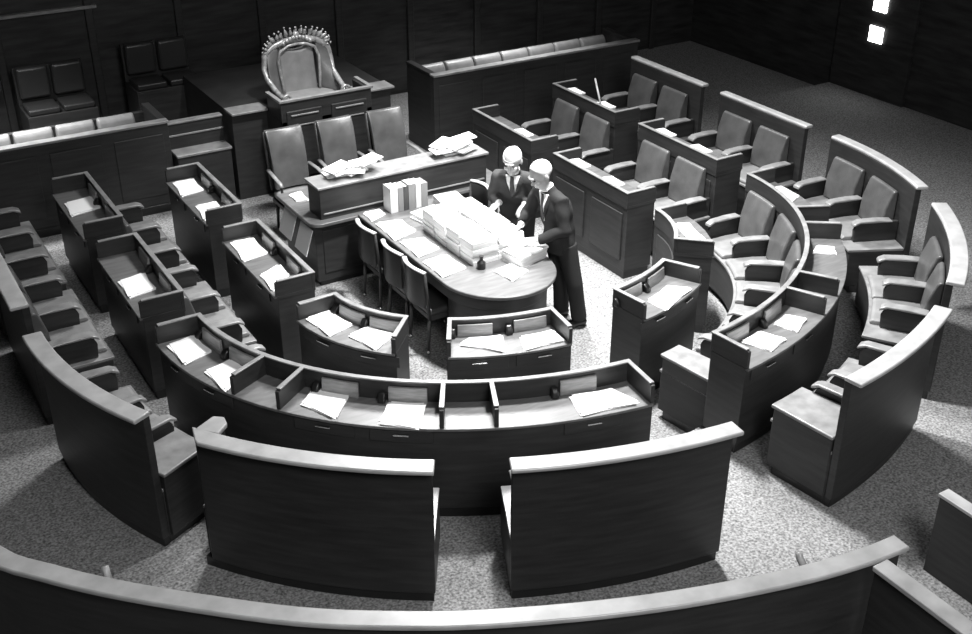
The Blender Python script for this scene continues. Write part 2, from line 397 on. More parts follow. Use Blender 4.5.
# ---------------------------------------------------------------- ornate chair
CHX, CHY, CHZ = .0, 5.66, .82
t = thing('presiding_chair', 'large ornate chair with carved crest and curving arms on top of the dais', 'armchair', (CHX, CHY, 1.04))
def W(x, y, z): return (CHX+x, CHY+y, CHZ+z)
MB().box(CHX-.36, CHX+.36, CHY-.35, CHY+.30, 1.10, 1.17).build('seat', SEATL, t, .03, seg=3)
m = MB(); n = 12; prof = []
for i in range(n+1):
    u = -1+2*i/n; prof.append((u*(.22+.0), .86+.05*math.cos(u*PI)*0-.035*math.cos(u*PI/2)+.05*abs(u)**3))
poly = [(-.23, .33), (.23, .33)]+[(.20+.02*1, .6)]+[(p[0], p[1]) for p in reversed(prof)]+[(-.22, .6)]
vs = [W(x, .10+.10*z-.03*(1-(x/.25)**2), z) for x, z in poly]; vs2 = [W(x, .20+.10*z, z) for x, z in poly]; k = len(poly)
m.add(vs+vs2, [tuple(range(k-1,-1,-1)), tuple(range(k,2*k))]+[(i,(i+1)%k,k+(i+1)%k,k+i) for i in range(k)])
m.build('back_cushion', SEATL, t, .02, seg=3)
def arch(w, h0, h1, y0, r, name, m_, segs=28, wob=.0, par=t):
    pts = []
    for i in range(segs+1):
        a = PI*i/segs; x = -w*math.cos(a); z = h0+(h1-h0)*math.sin(a)**.75
        pts.append(W(x, y0+.08*(z), z))
    return pts
# outer frame: rises from the arms, arches over, ends in scrolls
L = [W(-.30, -.30, .36), W(-.37, -.34, .40), (W(-.40, -.26, .43)), W(-.41, -.10, .47), W(-.42, .10, .55), W(-.43, .16, .66), W(-.41, .17, .78)]
R_ = [(2*CHX-p[0], p[1], p[2]) for p in reversed(L)]
top = [W(-.41*math.cos(PI*i/14), .18, .78+.18*math.sin(PI*i/14)) for i in range(1, 14)]
MB().tube(L+top+R_, [.028]*3+[.034]*4+[.04]*13+[.034]*4+[.028]*3, 10).build('outer_frame', GILT, t, smooth=True)
# padded wings between frame and cushion
for s in (-1, 1):
    m = MB()
    N = 10; A = []; Bv = []
    for i in range(N+1):
        u = i/N; z = .36+.52*u
        A.append(W(s*(.24-.0*u), .10+.05*u, z)); Bv.append(W(s*(.415-.035*u*u), -.16+.33*u**.6, z-.02))
    th = .03; vs = A+Bv+[(p[0], p[1]+th, p[2]) for p in A]+[(p[0], p[1]+th, p[2]) for p in Bv]; k = N+1; fs = []
    for i in range(N):
        fs += [(i,i+1,k+i+1,k+i), (2*k+i,3*k+i,3*k+i+1,2*k+i+1), (i,2*k+i,2*k+i+1,i+1), (k+i,k+i+1,3*k+i+1,3*k+i)]
    fs += [(0,k,3*k,2*k), (N,2*k+N,3*k+N,k+N)]
    m.add(vs, fs).build('wing_cushion', LEATH, t, .010, smooth=True)
    MB().tube([W(s*.23, .07, .36), W(s*.25, .09, .55), W(s*.26, .12, .74), W(s*.22, .13, .85), W(s*.12, .13, .90), W(0, .13, .915)], .018, 8).build('inner_frame', GILT, t, smooth=True)
    sp = [W(s*(.37+.055*math.cos(a)*(1-a/14)), -.36+.0*a, .43+.05*math.sin(a)*(1-a/14)) for a in [j*.6 for j in range(14)]]
    MB().tube(sp, [.02]*14, 8).build('arm_scroll', GILT, t, smooth=True)
    for yy in (-.30, .24):
        MB().tube([W(s*.30, yy, .222), W(s*.31, yy, .28), W(s*.33, yy, .38)], .03, 8).build('leg', GILT, t, smooth=True)
# carved crest of leaves, with a small beaded coronet
cr = MB()
for i in range(19):
    a = PI*(i+.5)/19; r = .36+random.uniform(-.02, .03); x = -r*math.cos(a)*1.0; z = .82+.20*math.sin(a)
    d = Vector((-math.cos(a), 0, math.sin(a)*.9+.25)).normalized(); L_ = random.uniform(.06, .10)
    p0 = Vector(W(x, .18, z)); cr.tube([p0, p0+d*L_*.5+Vector((0, -.02, 0)), p0+d*L_+Vector((random.uniform(-.02,.02), -.05, 0))], [(.02,.03),(.032,.018),(.006,.006)], 7)
    p1 = p0+d*(L_+.015)+Vector((0, -.03, 0)); cr.ball(p1, .014, 6, 5)
for i in range(9):
    u = -1+2*i/8; cr.ball(W(u*.17, .14, .93+.06*(1-u*u)), (.028, .03, .028), 8, 6)
cr.tube([W(-.24+.06*i, .15, .91+.075*math.sin(PI*i/8)) for i in range(9)], .022, 8)
cr.ball(W(0, .15, 1.02), (.04, .03, .045), 10, 8)
cr.build('carved_crest', GILT, t, smooth=True)

# ---------------------------------------------------------------- clerks' table and chairs
t = thing('clerks_table', 'dark clerks table with rounded corner and raised cabinet, in front of the leather chairs', 'table', (0, 3.4, 0))
poly = [(-1.15, 3.85), (-1.15, 3.08)]+[(-1.02-.13*math.cos(a), 3.02-.13*math.sin(a)) for a in [PI/2*i/6 for i in range(1, 7)]]+[(1.15, 2.93), (1.15, 3.85)]
MB().prism(poly, .71, .75).build('table_top', SURF, t, .008)
MB().box(-1.08, 1.09, 3.0, 3.80, .06, .71).build('carcass', WOOD, t, .005)
MB().box(-1.04, 1.05, 3.03, 3.77, 0, .06).build('plinth', BLACK, t)
MB().box(-1.01, .93, 2.985, 3.28, .75, 1.075).build('raised_cabinet', WOOD, t, .006)
MB().box(-1.03, .95, 2.965, 3.31, 1.075, 1.10).build('cabinet_top', TOPW, t, .005)
MB().box(-.98, .90, 2.972, 2.99, .80, .815).build('moulding', TOPW, t, .003)
for i in range(3):
    MB().box(-1.0+.7*i, -.4+.7*i, 2.988, 3.004, .15, .63).build('door_panel', WOOD, t, .006)
# sheets hung on its left end
for k, (ya, yb, zc) in enumerate(((3.42, 3.74, .52), (3.02, 3.32, .50))):
    m = MB(); z0, z1 = zc-.19, zc+.14; m.hexa([(-1.19,ya,z0+.06),(-1.18,ya,z0+.06),(-1.18,yb,z0+.06),(-1.19,yb,z0+.06)], [(-1.10,ya,z1),(-1.09,ya,z1),(-1.09,yb,z1),(-1.10,yb,z1)])
    tag(m.build('hanging_notice', PAPER, None, .002), ('white notice hung on the left end of the clerks table, farther one', 'white notice hung on the left end of the clerks table, nearer one')[k], 'notice', 'notices on the clerks table end')

def armchair(name, label, x, y, rz, w=.42, h=1.1, seat=.46, grp=None):
    t = thing(name, label, 'chair', (0, 0, 0), grp)
    MB().box(-w/2, w/2, -.24, .24, seat-.09, seat).build('seat', SEATL, t, .03, seg=3)
    MB().box(-w/2-.01, w/2+.01, -.25, .25, seat-.14, seat-.09).build('seat_frame', WOOD, t, .005)
    m = MB(); N = 8
    for i in range(N):
        pass
    pr = []
    vs = []; fs = []
    for j in range(7):
        v = j/6; z = seat+.02+(h-seat-.02)*v
        for i in range(N+1):
            u = -1+2*i/N
            vs.append((u*(w/2)*(1-.06*(1-v)), .20+.12*v**1.6+.035*(1-u*u)+ (-.05 if j < 6 else -.0)*(1-.5*v), z+(-.018*(1-u*u) if j == 6 else 0)))
    n1 = len(vs)
    for j in range(7):
        for i in range(N+1):
            p = vs[j*(N+1)+i]; vs.append((p[0], p[1]+.07, p[2]))
    for j in range(6):
        for i in range(N):
            a = j*(N+1)+i; fs += [(a, a+1, a+N+2, a+N+1), (n1+a, n1+a+N+1, n1+a+N+2, n1+a+1)]
    for i in range(N): fs += [(i, n1+i, n1+i+1, i+1), (6*(N+1)+i, 6*(N+1)+i+1, n1+6*(N+1)+i+1, n1+6*(N+1)+i)]
    for j in range(6):
        a = j*(N+1); b = a+N+1; fs += [(a, b, n1+b, n1+a), (a+N, n1+a+N, n1+b+N, b+N)]
    MB().add(vs, fs).build('backrest', LEATH, t, .014, seg=2, smooth=True)
    for s in (-1, 1):
        MB().tube([(s*(w/2-.0), .26, seat), (s*(w/2+.01), .30, h*.7), (s*(w/2), .37, h-.02)], .018, 8).build('back_post', WOOD, t, smooth=True)
        a = MB().tube([(s*(w/2+.03), .26, seat+.24), (s*(w/2+.045), .05, seat+.235), (s*(w/2+.05), -.14, seat+.215), (s*(w/2+.05), -.19, seat+.19)], [(.014,.026)]*3+[(.012,.02)], 8, up=(0,0,1)).build('arm', TOPW, t, smooth=True)
        MB().tube([(s*(w/2+.05), -.15, seat+.21), (s*(w/2+.02), -.16, seat-.08)], .015, 8).build('arm_support', WOOD, a, smooth=True)
        for yy in (-.21, .21):
            MB().tube([(s*(w/2-.03), yy, seat-.12), (s*(w/2-.02), yy*1.1, 0.0)], [.024, .015], 8).build('leg', WOOD, t, smooth=True)
    t.location = (x, y, 0); t.rotation_euler = (0, 0, rz); return t
for x, lb in ((-.67, 'leftmost'), (-.05, 'middle'), (.59, 'rightmost')):
    armchair('clerk_chair', lb+' of the three tall leather chairs behind the clerks table', x, 4.40, 0, .43, 1.13, grp='leather chairs behind the clerks table')

# ---------------------------------------------------------------- central table
t = thing('central_table', 'long pale-topped table with a rounded end in the middle of the chamber', 'table', (-.11, 1.8, 0))
poly = [(-.66, 2.875), (-.66, 1.12)]+[(-.11-.55*math.cos(a), 1.1-.58*math.sin(a)) for a in [PI*i/32 for i in range(1, 32)]]+[(.44, 1.12), (.44, 2.875)]
MB().prism(poly, .745, .78).build('table_top', SURF, t, .008)
pi_ = [(-.11+(x+.11)*.90, 2.87-(2.87-y)*.965) for x, y in poly]
MB().prism(pi_, .60, .745).build('apron', WOOD, t, .004)
pi2 = [(-.11+(x+.11)*.36, 2.80-(2.80-min(y, 2.80))*.85) for x, y in poly]
MB().prism(pi2, .08, .60).build('pedestal', WOOD, t, .004)
pi3 = [(-.11+(x+.11)*.42, 2.84-(2.84-min(y, 2.84))*.88) for x, y in poly]
MB().prism(pi3, 0, .08).build('plinth', BLACK, t, .004)
pe = [(.36, 1.16), (-.58, 1.16)]+[(-.11-.47*math.cos(a), 1.08-.46*math.sin(a)) for a in [PI*i/24 for i in range(25)]]
MB().prism(pe, 0, .60).build('end_pedestal', WOOD, t, .004)

def table_chair(x, y, rz, label, h=.86):
    t = thing('table_chair', label, 'chair', (0,0,0), 'chairs drawn up to the central table')
    w = .40
    MB().box(-w/2, w/2, -.22, .20, .40, .47).build('seat', DLEATH, t, .025, seg=3)
    MB().box(-w/2+.015, w/2-.015, -.20, .19, .35, .40).build('seat_frame', WOOD, t, .004)
    N = 10; top = [(-w/2+w*i/N, .24-.0+.05*math.sin(PI*i/N), h+.012*math.sin(PI*i/N)) for i in range(N+1)]
    MB().tube(top, [(.012,.024)]*(N+1), 8, up=(0,0,1)).build('top_rail', RAILW, t, smooth=True)
    m = MB(); vs = []; 
    for z in (.50, h-.012):
        for i in range(N+1): vs.append((-w/2+.02+(w-.04)*i/N, .225+.045*math.sin(PI*i/N), z))
    for z in (.50, h-.012):
        for i in range(N+1): vs.append((-w/2+.02+(w-.04)*i/N, .250+.045*math.sin(PI*i/N), z))
    k = N+1; fs = []
    for i in range(N): fs += [(i,i+1,k+i+1,k+i), (2*k+i,3*k+i,3*k+i+1,2*k+i+1), (i,2*k+i,2*k+i+1,i+1), (k+i,k+i+1,3*k+i+1,3*k+i)]
    fs += [(0,k,3*k,2*k), (N,2*k+N,3*k+N,k+N)]
    m.add(vs, fs).build('backrest', DLEATH, t, .004)
    for s in (-1, 1):
        MB().tube([(s*(w/2-.02), .19, .36), (s*(w/2-.01), .24, h-.01)], .016, 8).build('back_post', WOOD, t, smooth=True)
        for yy in (-.19, .19):
            l = MB().tube([(s*(w/2-.03), yy, .37), (s*(w/2-.02), yy*1.12, .05)], [.02, .014], 8).build('leg', WOOD, t, smooth=True)
            MB().ball((s*(w/2-.02), yy*1.12, .025), (.022, .022, .025), 8, 6).build('caster', METAL, l, smooth=True)
    t.location = (x, y, 0); t.rotation_euler = (0, 0, rz); return t
table_chair(-.55, 2.40, PI/2, 'dark chair tucked under the left side of the table, nearest the clerks table')
table_chair(-.55, 1.84, PI/2, 'middle dark chair tucked under the left side of the central table')
table_chair(-.55, 1.40, PI/2, 'dark chair tucked under the left side of the table, nearest its rounded end')
table_chair(.33, 2.50, -PI/2, 'dark chair at the right side of the table, beside the balding man', .95)

# ---------------------------------------------------------------- books and papers
bx = -.365
for i, (w, h, m_, nm) in enumerate(((.085, .27, BOOKL, 'pale'), (.06, .26, BOOKG, 'grey'), (.05, .26, BOOKD, 'dark'), (.08, .27, BOOKG, 'grey'), (.06, .265, BOOKL, 'pale'), (.07, .255, BOOKG, 'grey'))):
    t = thing('reference_book', ['pale thick book at the left end of the upright row on the table', 'thin grey book second from the left in the upright row', 'thin dark-spined book third in the upright row on the table',
        'broad grey book fourth in the upright row on the table', 'pale book second from the right in the upright row', 'grey book at the right end of the upright row on the table'][i], 'book', (bx+w/2, 2.79, .78), 'row of thick books on the central table')
    pg = MB().box(bx+.006, bx+w-.006, 2.722, 2.865, .786, .78+h-.007).build('pages', PAPER, t)
    c = MB(); c.box(bx, bx+.005, 2.71, 2.87, .78, .78+h); c.box(bx+w-.005, bx+w, 2.71, 2.87, .78, .78+h); c.box(bx, bx+w, 2.705, 2.717, .78, .78+h)
    c.build('cover', m_, t, .002)
    bx += w+.004
MB_ = MB
def stack(x, y, z, w, d, h, rz, label, grp, layers=None, name='paper_stack'):
    """a pile built of slightly shifted bundles of sheets"""
    n = layers or max(2, int(h/.035)); m = MB(); zz = z
    for i in range(n):
        hh = h/n; a = rz+random.uniform(-.05, .05); ox, oy = random.uniform(-.008, .008), random.uniform(-.008, .008)
        ca_, sa_ = math.cos(a), math.sin(a); q = []
        for u, v in ((-1,-1),(1,-1),(1,1),(-1,1)):
            q.append((x+ox+u*w/2*ca_-v*d/2*sa_, y+oy+u*w/2*sa_+v*d/2*ca_))
        m.hexa([(p[0],p[1],zz) for p in q], [(p[0],p[1],zz+hh*.96) for p in q]); zz += hh
    return tag(m.build(name, PAPER2 if h > .08 else PAPER, None), label, 'papers', grp)
rows = ['nearest the round end', 'second from the round end', 'third from the round end', 'farthest from the round end']
for i in range(4):
    for j in range(2):
        stack(-.135+.29*j, 1.36+.245*i, .78, .27, .225, .215+random.uniform(-.015, .02), random.uniform(-.03, .03),
              'tall %s-hand stack of white papers, %s' % (('left', 'right')[j], rows[i]), 'tall stacks of bills on the table')
stack(-.08, 2.42, .78, .30, .24, .06, .2, 'low loose pile of papers between the books and the tall stacks', 'loose papers on the table', 3)
stack(.25, 2.50, .78, .26, .42, .09, -.06, 'low pile of papers at the right edge of the table beside the books', 'loose papers on the table', 2)
stack(.22, 1.13, .78, .34, .26, .11, .25, 'thick paper pile at the table edge in front of the men', 'loose papers on the table', 4)

def sheet(q, z, label, cat='papers', grp='open papers on the desks', th=.010, name='open_papers'):
    """two slightly fanned sheaves from a quad outline"""
    c = Vector((sum(p[0] for p in q)/len(q), sum(p[1] for p in q)/len(q)))
    m = MB()
    for k, (a, s) in enumerate(((0, 1), (.07, .97), (-.09, .93))):
        r = Matrix.Rotation(a, 2); pts = [c+r @ ((Vector(p)-c)*s) for p in q]
        cc = sum(((pts[i].x*pts[(i+1)%len(pts)].y-pts[(i+1)%len(pts)].x*pts[i].y) for i in range(len(pts))))
        if cc < 0: pts.reverse()
        m.prism(pts, z+.0005+th*k*.55, z+.0005+th*(k*.55+.5))
    return tag(m.build(name, PAPER, None), label, cat, grp)
T1, T2 = .83, .945
S = [
('L1',T2,[(-3.2,4.26),(-2.92,4.31),(-2.92,3.97),(-3.22,3.89)],'white papers on the farthest left outer desk'),
('L3a',T1,[(-2.03,4.52),(-1.82,4.52),(-1.82,4.15),(-2.07,4.09)],'white papers at the far end of the farthest left inner desk'),
('L3b',T1,[(-2.03,3.79),(-1.82,3.8),(-1.82,3.56),(-2.07,3.38)],'white papers at the near end of the farthest left inner desk'),
('L2',T2,[(-3.22,2.28),(-2.98,2.33),(-2.98,1.97),(-3.22,1.91)],'white papers on the left outer desk beside its dark empty half'),
('L4a',T1,[(-2.03,2.78),(-1.82,2.77),(-1.82,2.37),(-2.07,2.31)],'white papers at the far end of the left inner desk beside the clerks table'),
('L4b',T1,[(-2.05,1.98),(-1.82,2.09),(-1.82,1.85),(-2.06,1.62)],'white papers at the near end of the left inner desk beside the clerks table'),
('L5a',T2,[(-3.2,.98),(-2.97,1.03),(-2.93,.71),(-3.17,.62)],'squared white papers at the left end of the long curved desk'),
('L5b',T2,[(-3.08,.45),(-2.84,.52),(-2.79,.31),(-3.04,.10)],'second white papers from the left end of the long curved desk'),
('L5c',T2,[(-2.64,-.34),(-2.46,-.18),(-2.28,-.41),(-2.5,-.64)],'tilted white papers in the left half of the middle compartment of the long desk'),
('L5d',T2,[(-2.27,-.85),(-2.08,-.64),(-1.86,-.80),(-2.06,-1.06)],'tilted white papers in the right half of the middle compartment of the long desk'),
('L5e',T2,[(-.93,-1.25),(-.59,-1.33),(-.54,-1.58),(-1.0,-1.50)],'white folder lying open in the right compartment of the long desk'),
('Aa',T1,[(-2.02,1.02),(-1.80,1.06),(-1.73,.72),(-1.97,.64)],'white papers on the left half of the curved inner desk with rounded corner'),
('Ab',T1,[(-1.84,.57),(-1.65,.64),(-1.50,.40),(-1.75,.25)],'white papers on the right half of the curved inner desk with rounded corner'),
('Ba',T1,[(-1.14,-.02),(-1.03,.03),(-.76,-.07),(-.88,-.31)],'white papers on the left half of the desk before the table end'),
('Bb',T1,[(-.66,-.17),(-.36,-.21),(-.37,-.40),(-.74,-.36)],'white papers on the right half of the desk before the table end'),
('C',T1,[(.62,-.21),(.96,-.07),(1.1,-.22),(.64,-.42)],'broad white papers on the curved inner desk right of the men'),
('Da',T2,[(1.1,-1.22),(1.3,-1.15),(1.4,-1.29),(1.17,-1.41)],'square white papers on the right long desk next to its divider'),
('Db',T2,[(.68,-1.30),(.92,-1.24),(1.02,-1.45),(.78,-1.53)],'white papers at the near left end of the right long desk'),
('Dc',T2,[(2.48,-.32),(2.60,-.42),(2.50,-.55),(2.34,-.41)],'white papers in the narrow compartment of the right long desk'),
('Dd',T2,[(3.04,.92),(3.2,.92),(3.19,.62),(3.03,.56)],'white papers at the far end of the right long desk'),
('F',T1,[(1.86,.94),(1.97,.88),(1.86,.50),(1.74,.63)],'pale papers on the small concave inner desk at the right'),
('T1',.78,[(-.61,2.85),(-.43,2.86),(-.42,2.72),(-.62,2.62)],'white papers on the left table edge nearest the clerks table'),
('T2',.78,[(-.61,2.56),(-.36,2.52),(-.35,2.2),(-.63,2.10)],'second white papers along the left edge of the table'),
('T3',.78,[(-.6,2.06),(-.37,2.03),(-.35,1.73),(-.61,1.66)],'third white papers along the left edge of the table'),
('T4',.78,[(-.62,1.56),(-.37,1.59),(-.34,1.24),(-.62,1.18)],'white papers on the left table edge nearest the rounded end'),
('T5',.78,[(-.16,1.05),(.05,1.10),(.12,.90),(-.12,.79)],'white papers alone on the rounded end of the table'),
('C0',.75,[(-1.04,3.75),(-.9,3.78),(-.92,3.5),(-1.04,3.55)],'small white papers on the left corner of the clerks table'),
]
for k, z, q, lb in S:
    grp = 'papers along the table edge' if k[0] == 'T' else 'open papers on the desks'
    sheet(q, z, lb, grp=grp)
# untidy heaps on the raised clerks' cabinet
def heap(x, y, z, w, d, label, n=9):
    m = MB()
    for i in range(n):
        a = random.uniform(-.5, .5); cx, cy = x+random.uniform(-w, w)/2, y+random.uniform(-d, d)/2; zz = z+.012*i; ti = random.uniform(-.10, .10)
        q = []
        for u, v in ((-1,-1),(1,-1),(1,1),(-1,1)):
            lx, ly = u*.13, v*.09; q.append((cx+lx*math.cos(a)-ly*math.sin(a), cy+lx*math.sin(a)+ly*math.cos(a), zz+.006+abs(lx*ti)+(.03 if (u > 0 and i > n-4) else 0)))
        m.hexa([(p[0],p[1],p[2]) for p in q], [(p[0],p[1],p[2]+.010) for p in q])
    return tag(m.build('paper_heap', PAPER, None), label, 'papers', 'untidy papers on the clerks cabinet')
heap(-.56, 3.15, 1.1, .42, .14, 'long untidy heap of white papers on the left of the clerks cabinet')
heap(.60, 3.14, 1.1, .30, .12, 'untidy heap of white papers on the right end of the clerks cabinet')
# papers tucked on the racks of the right-hand desks
for (x, y, z, lb) in ((1.765, 2.50, .951, 'white papers on the rack of the desk behind the men, farther seat'), (1.765, 1.90, .951, 'white papers on the rack of the desk behind the men, nearer seat'),
        (1.765, 3.62, .951, 'white papers on the rack of the far right inner desk, nearer seat'),
        (2.925, 2.50, 1.081, 'white papers on the rack of the right outer desk, farther seat'), (2.925, 1.90, 1.081, 'white papers on the rack of the right outer desk, nearer seat'),
        (2.925, 4.24, 1.081, 'white papers on the rack of the far right outer desk, farther seat'), (2.925, 3.62, 1.081, 'white papers on the rack of the far right outer desk, nearer seat')):
    sheet([(x-.02, y-.14), (x+.10, y-.13), (x+.10, y+.12), (x-.02, y+.13)], z, lb, grp='papers on the desk racks')
# ink bottle in front of the pile and a stick on the far right desk
t = thing('ink_bottle', 'dark ink bottle standing at the near end of the tall paper stacks', 'bottle', (-.22, 1.17, .78))
MB().tube([(-.22,1.17,.78), (-.22,1.17,.84), (-.22,1.17,.865), (-.22,1.17,.89)], [.04, .04, .018, .018], 12).build('body', BLACK, t, smooth=False)
MB().tube([(-.22,1.17,.89), (-.22,1.17,.905)], .021, 12).build('stopper', BLACK, t)
tag(MB().tube([(2.90, 3.63, 1.115), (3.02, 3.92, 1.32)], .012, 8).build('wooden_stick', RAILW, None, smooth=True), 'thin pale stick leaning up from the rim of the far right outer desk', 'stick')

# ---------------------------------------------------------------- front barrier (bar of the chamber)
pts = [(-5.05,.3),(-4.98,-.4),(-4.80,-1.05),(-4.58,-1.36),(-4.30,-1.68),(-3.93,-2.04),(-3.51,-2.41),(-3.12,-2.68),(-2.69,-2.93),(-2.08,-3.21),(-1.53,-3.41),(-.95,-3.57),(-.55,-3.64),(-.27,-3.66)]
P = [Vector(p) for p in pts]
# smooth the line once
Q = []
for i in range(len(P)-1):
    p0, p1, p2, p3 = P[max(i-1,0)], P[i], P[i+1], P[min(i+2,len(P)-1)]
    for k in range(4):
        u = k/4; Q.append(.5*((2*p1)+(-p0+p2)*u+(2*p0-5*p1+4*p2-p3)*u*u+(-p0+3*p1-3*p2+p3)*u**3))
Q.append(P[-1])
pth = []
for i, p in enumerate(Q):
    d = (Q[min(i+1,len(Q)-1)]-Q[max(i-1,0)]).normalized(); pth.append((p, Vector((d.y, -d.x))))
t = thing('chamber_barrier', 'long curved barrier with a pale worn top rail along the bottom of the view', 'barrier', (-2.8, -2.9, FL))
MB().sweep(pth, rect(.01, .06, FL, 1.055)).build('panel', WOOD, t, .004)
MB().sweep(pth, [(-.01, 1.055), (.115, 1.055), (.12, 1.075), (.115, 1.09), (-.005, 1.09), (-.012, 1.075)]).build('top_rail', RAILW, t, .006)
for x, y, a in ((-.86, -3.55, 0.15), (-4.33, -1.60, .8)):
    MB().tube([(x, y-.0, 1.0), (x+.02*0, y+.06, 1.05), (x, y+.075, 1.085)], .022, 8).build('bracket', RAILW, t, smooth=True)
t = thing('entrance_screen', 'barrier return with pale top rail running out of the picture at the bottom right', 'barrier', (-.5, -4.4, FL))
MB().box(-.56, -.47, -5.4, -3.78, FL, 1.05).build('panel', WOOD, t, .004)
MB().box(-.585, -.465, -5.4, -3.78, 1.05, 1.085).build('top_rail', RAILW, t, .006)
t = thing('entrance_screen', 'dark upright panel with a thin pale top at the right edge of the picture', 'barrier', (.75, -4.0, FL))
MB().box(.64, .72, -4.9, -3.30, FL, .775).build('panel', WOOD, t, .004)
MB().box(.63, .73, -4.9, -3.29, .775, .80).build('top_rail', RAILW, t, .004)

# ---------------------------------------------------------------- far walls: door with lit panes, wall panelling, shadowed benches
t = struct('door_1', MB().box(8.24, 8.3, 3.6, 5.0, 0, 2.6), WALLM, .004)
for (y0, y1, z0, z1) in ((4.13, 4.37, .94, 1.16), (4.13, 4.37, 1.38, 1.64)):
    f = MB().box(8.225, 8.245, y0, y1, z0, z1).build('lit_pane', LIT, t)
for i in range(14):
    x = -7.6+1.15*i
    struct('trim_%d' % (i+1), MB().box(x, x+.1, 8.24, 8.3, 0, 4.2), WOOD, .01)
struct('trim_20', MB().box(-7.9, -1.7, 8.22, 8.3, 1.86, 1.90), TOPW, .004)
def wall_bench(x0, n, y, z, label, w=.5, rz=0):
    t = thing('wall_bench', label, 'bench', (x0, y, 0), 'shadowed benches by the far walls')
    MB().box(x0, x0+n*w, y-.5, y+.02, 0, z-.5).build('seat_box', WOOD, t, .004)
    MB().box(x0, x0+n*w, y+.02, y+.08, 0, z-.02).build('backboard', WOOD, t, .004)
    for i in range(n):
        MB().box(x0+w*i+.02, x0+w*(i+1)-.02, y-.48, y-.1, z-.5, z-.42).build('seat_cushion', DLEATH, t, .02)
        MB().box(x0+w*i+.02, x0+w*(i+1)-.02, y-.1, y+.02, z-.4, z).build('back_cushion', DLEATH, t, .04, seg=3)
wall_bench(-1.55, 2, 7.9, 1.45, 'shadowed bench with two faint padded backs near the top left wall', .42)
wall_bench(-2.9, 2, 7.9, 1.35, 'shadowed bench with faint padded backs behind the far left box', .42)

# ---------------------------------------------------------------- people
def make_mesh(mb, voxel, smooth=6, name='m'):
    me = bpy.data.meshes.new(name); me.from_pydata([tuple(v) for v in mb.v], [], mb.f)
    bm = bmesh.new(); bm.from_mesh(me); bmesh.ops.recalc_face_normals(bm, faces=bm.faces); bm.to_mesh(me); bm.free()
    o = bpy.data.objects.new(name, me); COL.objects.link(o)
    r = o.modifiers.new('r', 'REMESH'); r.mode = 'VOXEL'; r.voxel_size = voxel
    s = o.modifiers.new('s', 'SMOOTH'); s.iterations = smooth; s.factor = .5
    dg = bpy.context.evaluated_depsgraph_get(); ev = o.evaluated_get(dg)
    out = bpy.data.meshes.new_from_object(ev, preserve_all_data_layers=False, depsgraph=dg)
    bpy.data.objects.remove(o, do_unlink=True); bpy.data.meshes.remove(me)
    for p in out.polygons: p.use_smooth = True
    return out
def part(me, name, m, parent):
    off = parent.location
    me.transform(Matrix.Translation(-off)); me.materials.clear(); me.materials.append(m)
    o = bpy.data.objects.new(name, me); COL.objects.link(o); o.parent = parent; return o

def head_parts(mb, c, M):
    """face built in a local frame: +x forward, z up, head centre c"""
    c = Vector(c)
    def P(x, y, z): return c + M @ Vector((x, y, z))
    mb.ball(c+M @ Vector((-.008, 0, .025)), (.094, .073, .090), 20, 14, M)       # skull
    mb.ball(P(.022, 0, -.045), (.068, .056, .072), 16, 12, M)       # face / jaw
    mb.ball(P(.045, 0, -.097), (.032, .034, .024), 12, 8, M)        # chin
    mb.capsule([P(.082, 0, .012), P(.098, 0, -.018), P(.104, 0, -.03)], [.009, .012, .014], 8)   # nose
    mb.ball(P(.088, 0, .03), (.018, .045, .010), 12, 8, M)          # brow
    mb.ball(P(.083, 0, -.062), (.014, .026, .006), 10, 6, M)        # lips
    mb.ball(P(.080, 0, -.074), (.014, .022, .007), 10, 6, M)
    for s in (-1, 1):
        mb.ball(P(-.008, s*.078, -.008), (.020, .010, .032), 10, 8, M)   # ears
        mb.ball(P(.064, s*.040, -.028), (.026, .020, .022), 10, 8, M)   # cheeks
def hand(mb, wrist, d, up, curl=.5, side=1):
    """palm and five fingers; d direction of the hand, up back-of-hand normal"""
    d = Vector(d).normalized(); up = Vector(up); up = (up-d*up.dot(d)).normalized(); w = d.cross(up)*side; wr = Vector(wrist)
    mb.capsule([wr, wr+d*.045, wr+d*.085], [(.019,.028),(.017,.038),(.014,.040)], 12, up=up)
    for k, (off, ln) in enumerate(((.030, .072), (.010, .080), (-.010, .075), (-.029, .058))):
        b = wr+d*.080+w*off; p = [b]; dd = d.copy()
        for j in range(3):
            dd = (dd-up*curl*(.35+.25*j)).normalized(); p.append(p[-1]+dd*ln*(.45, .32, .23)[j])
        mb.capsule(p, [.0095, .009, .0082, .007], 8)
    b = wr+d*.03+w*.026
    mb.capsule([b, b+(d*.5+w*.8-up*.3).normalized()*.035, b+(d*.9+w*.6-up*.5).normalized()*.068], [.012, .0105, .008], 8)

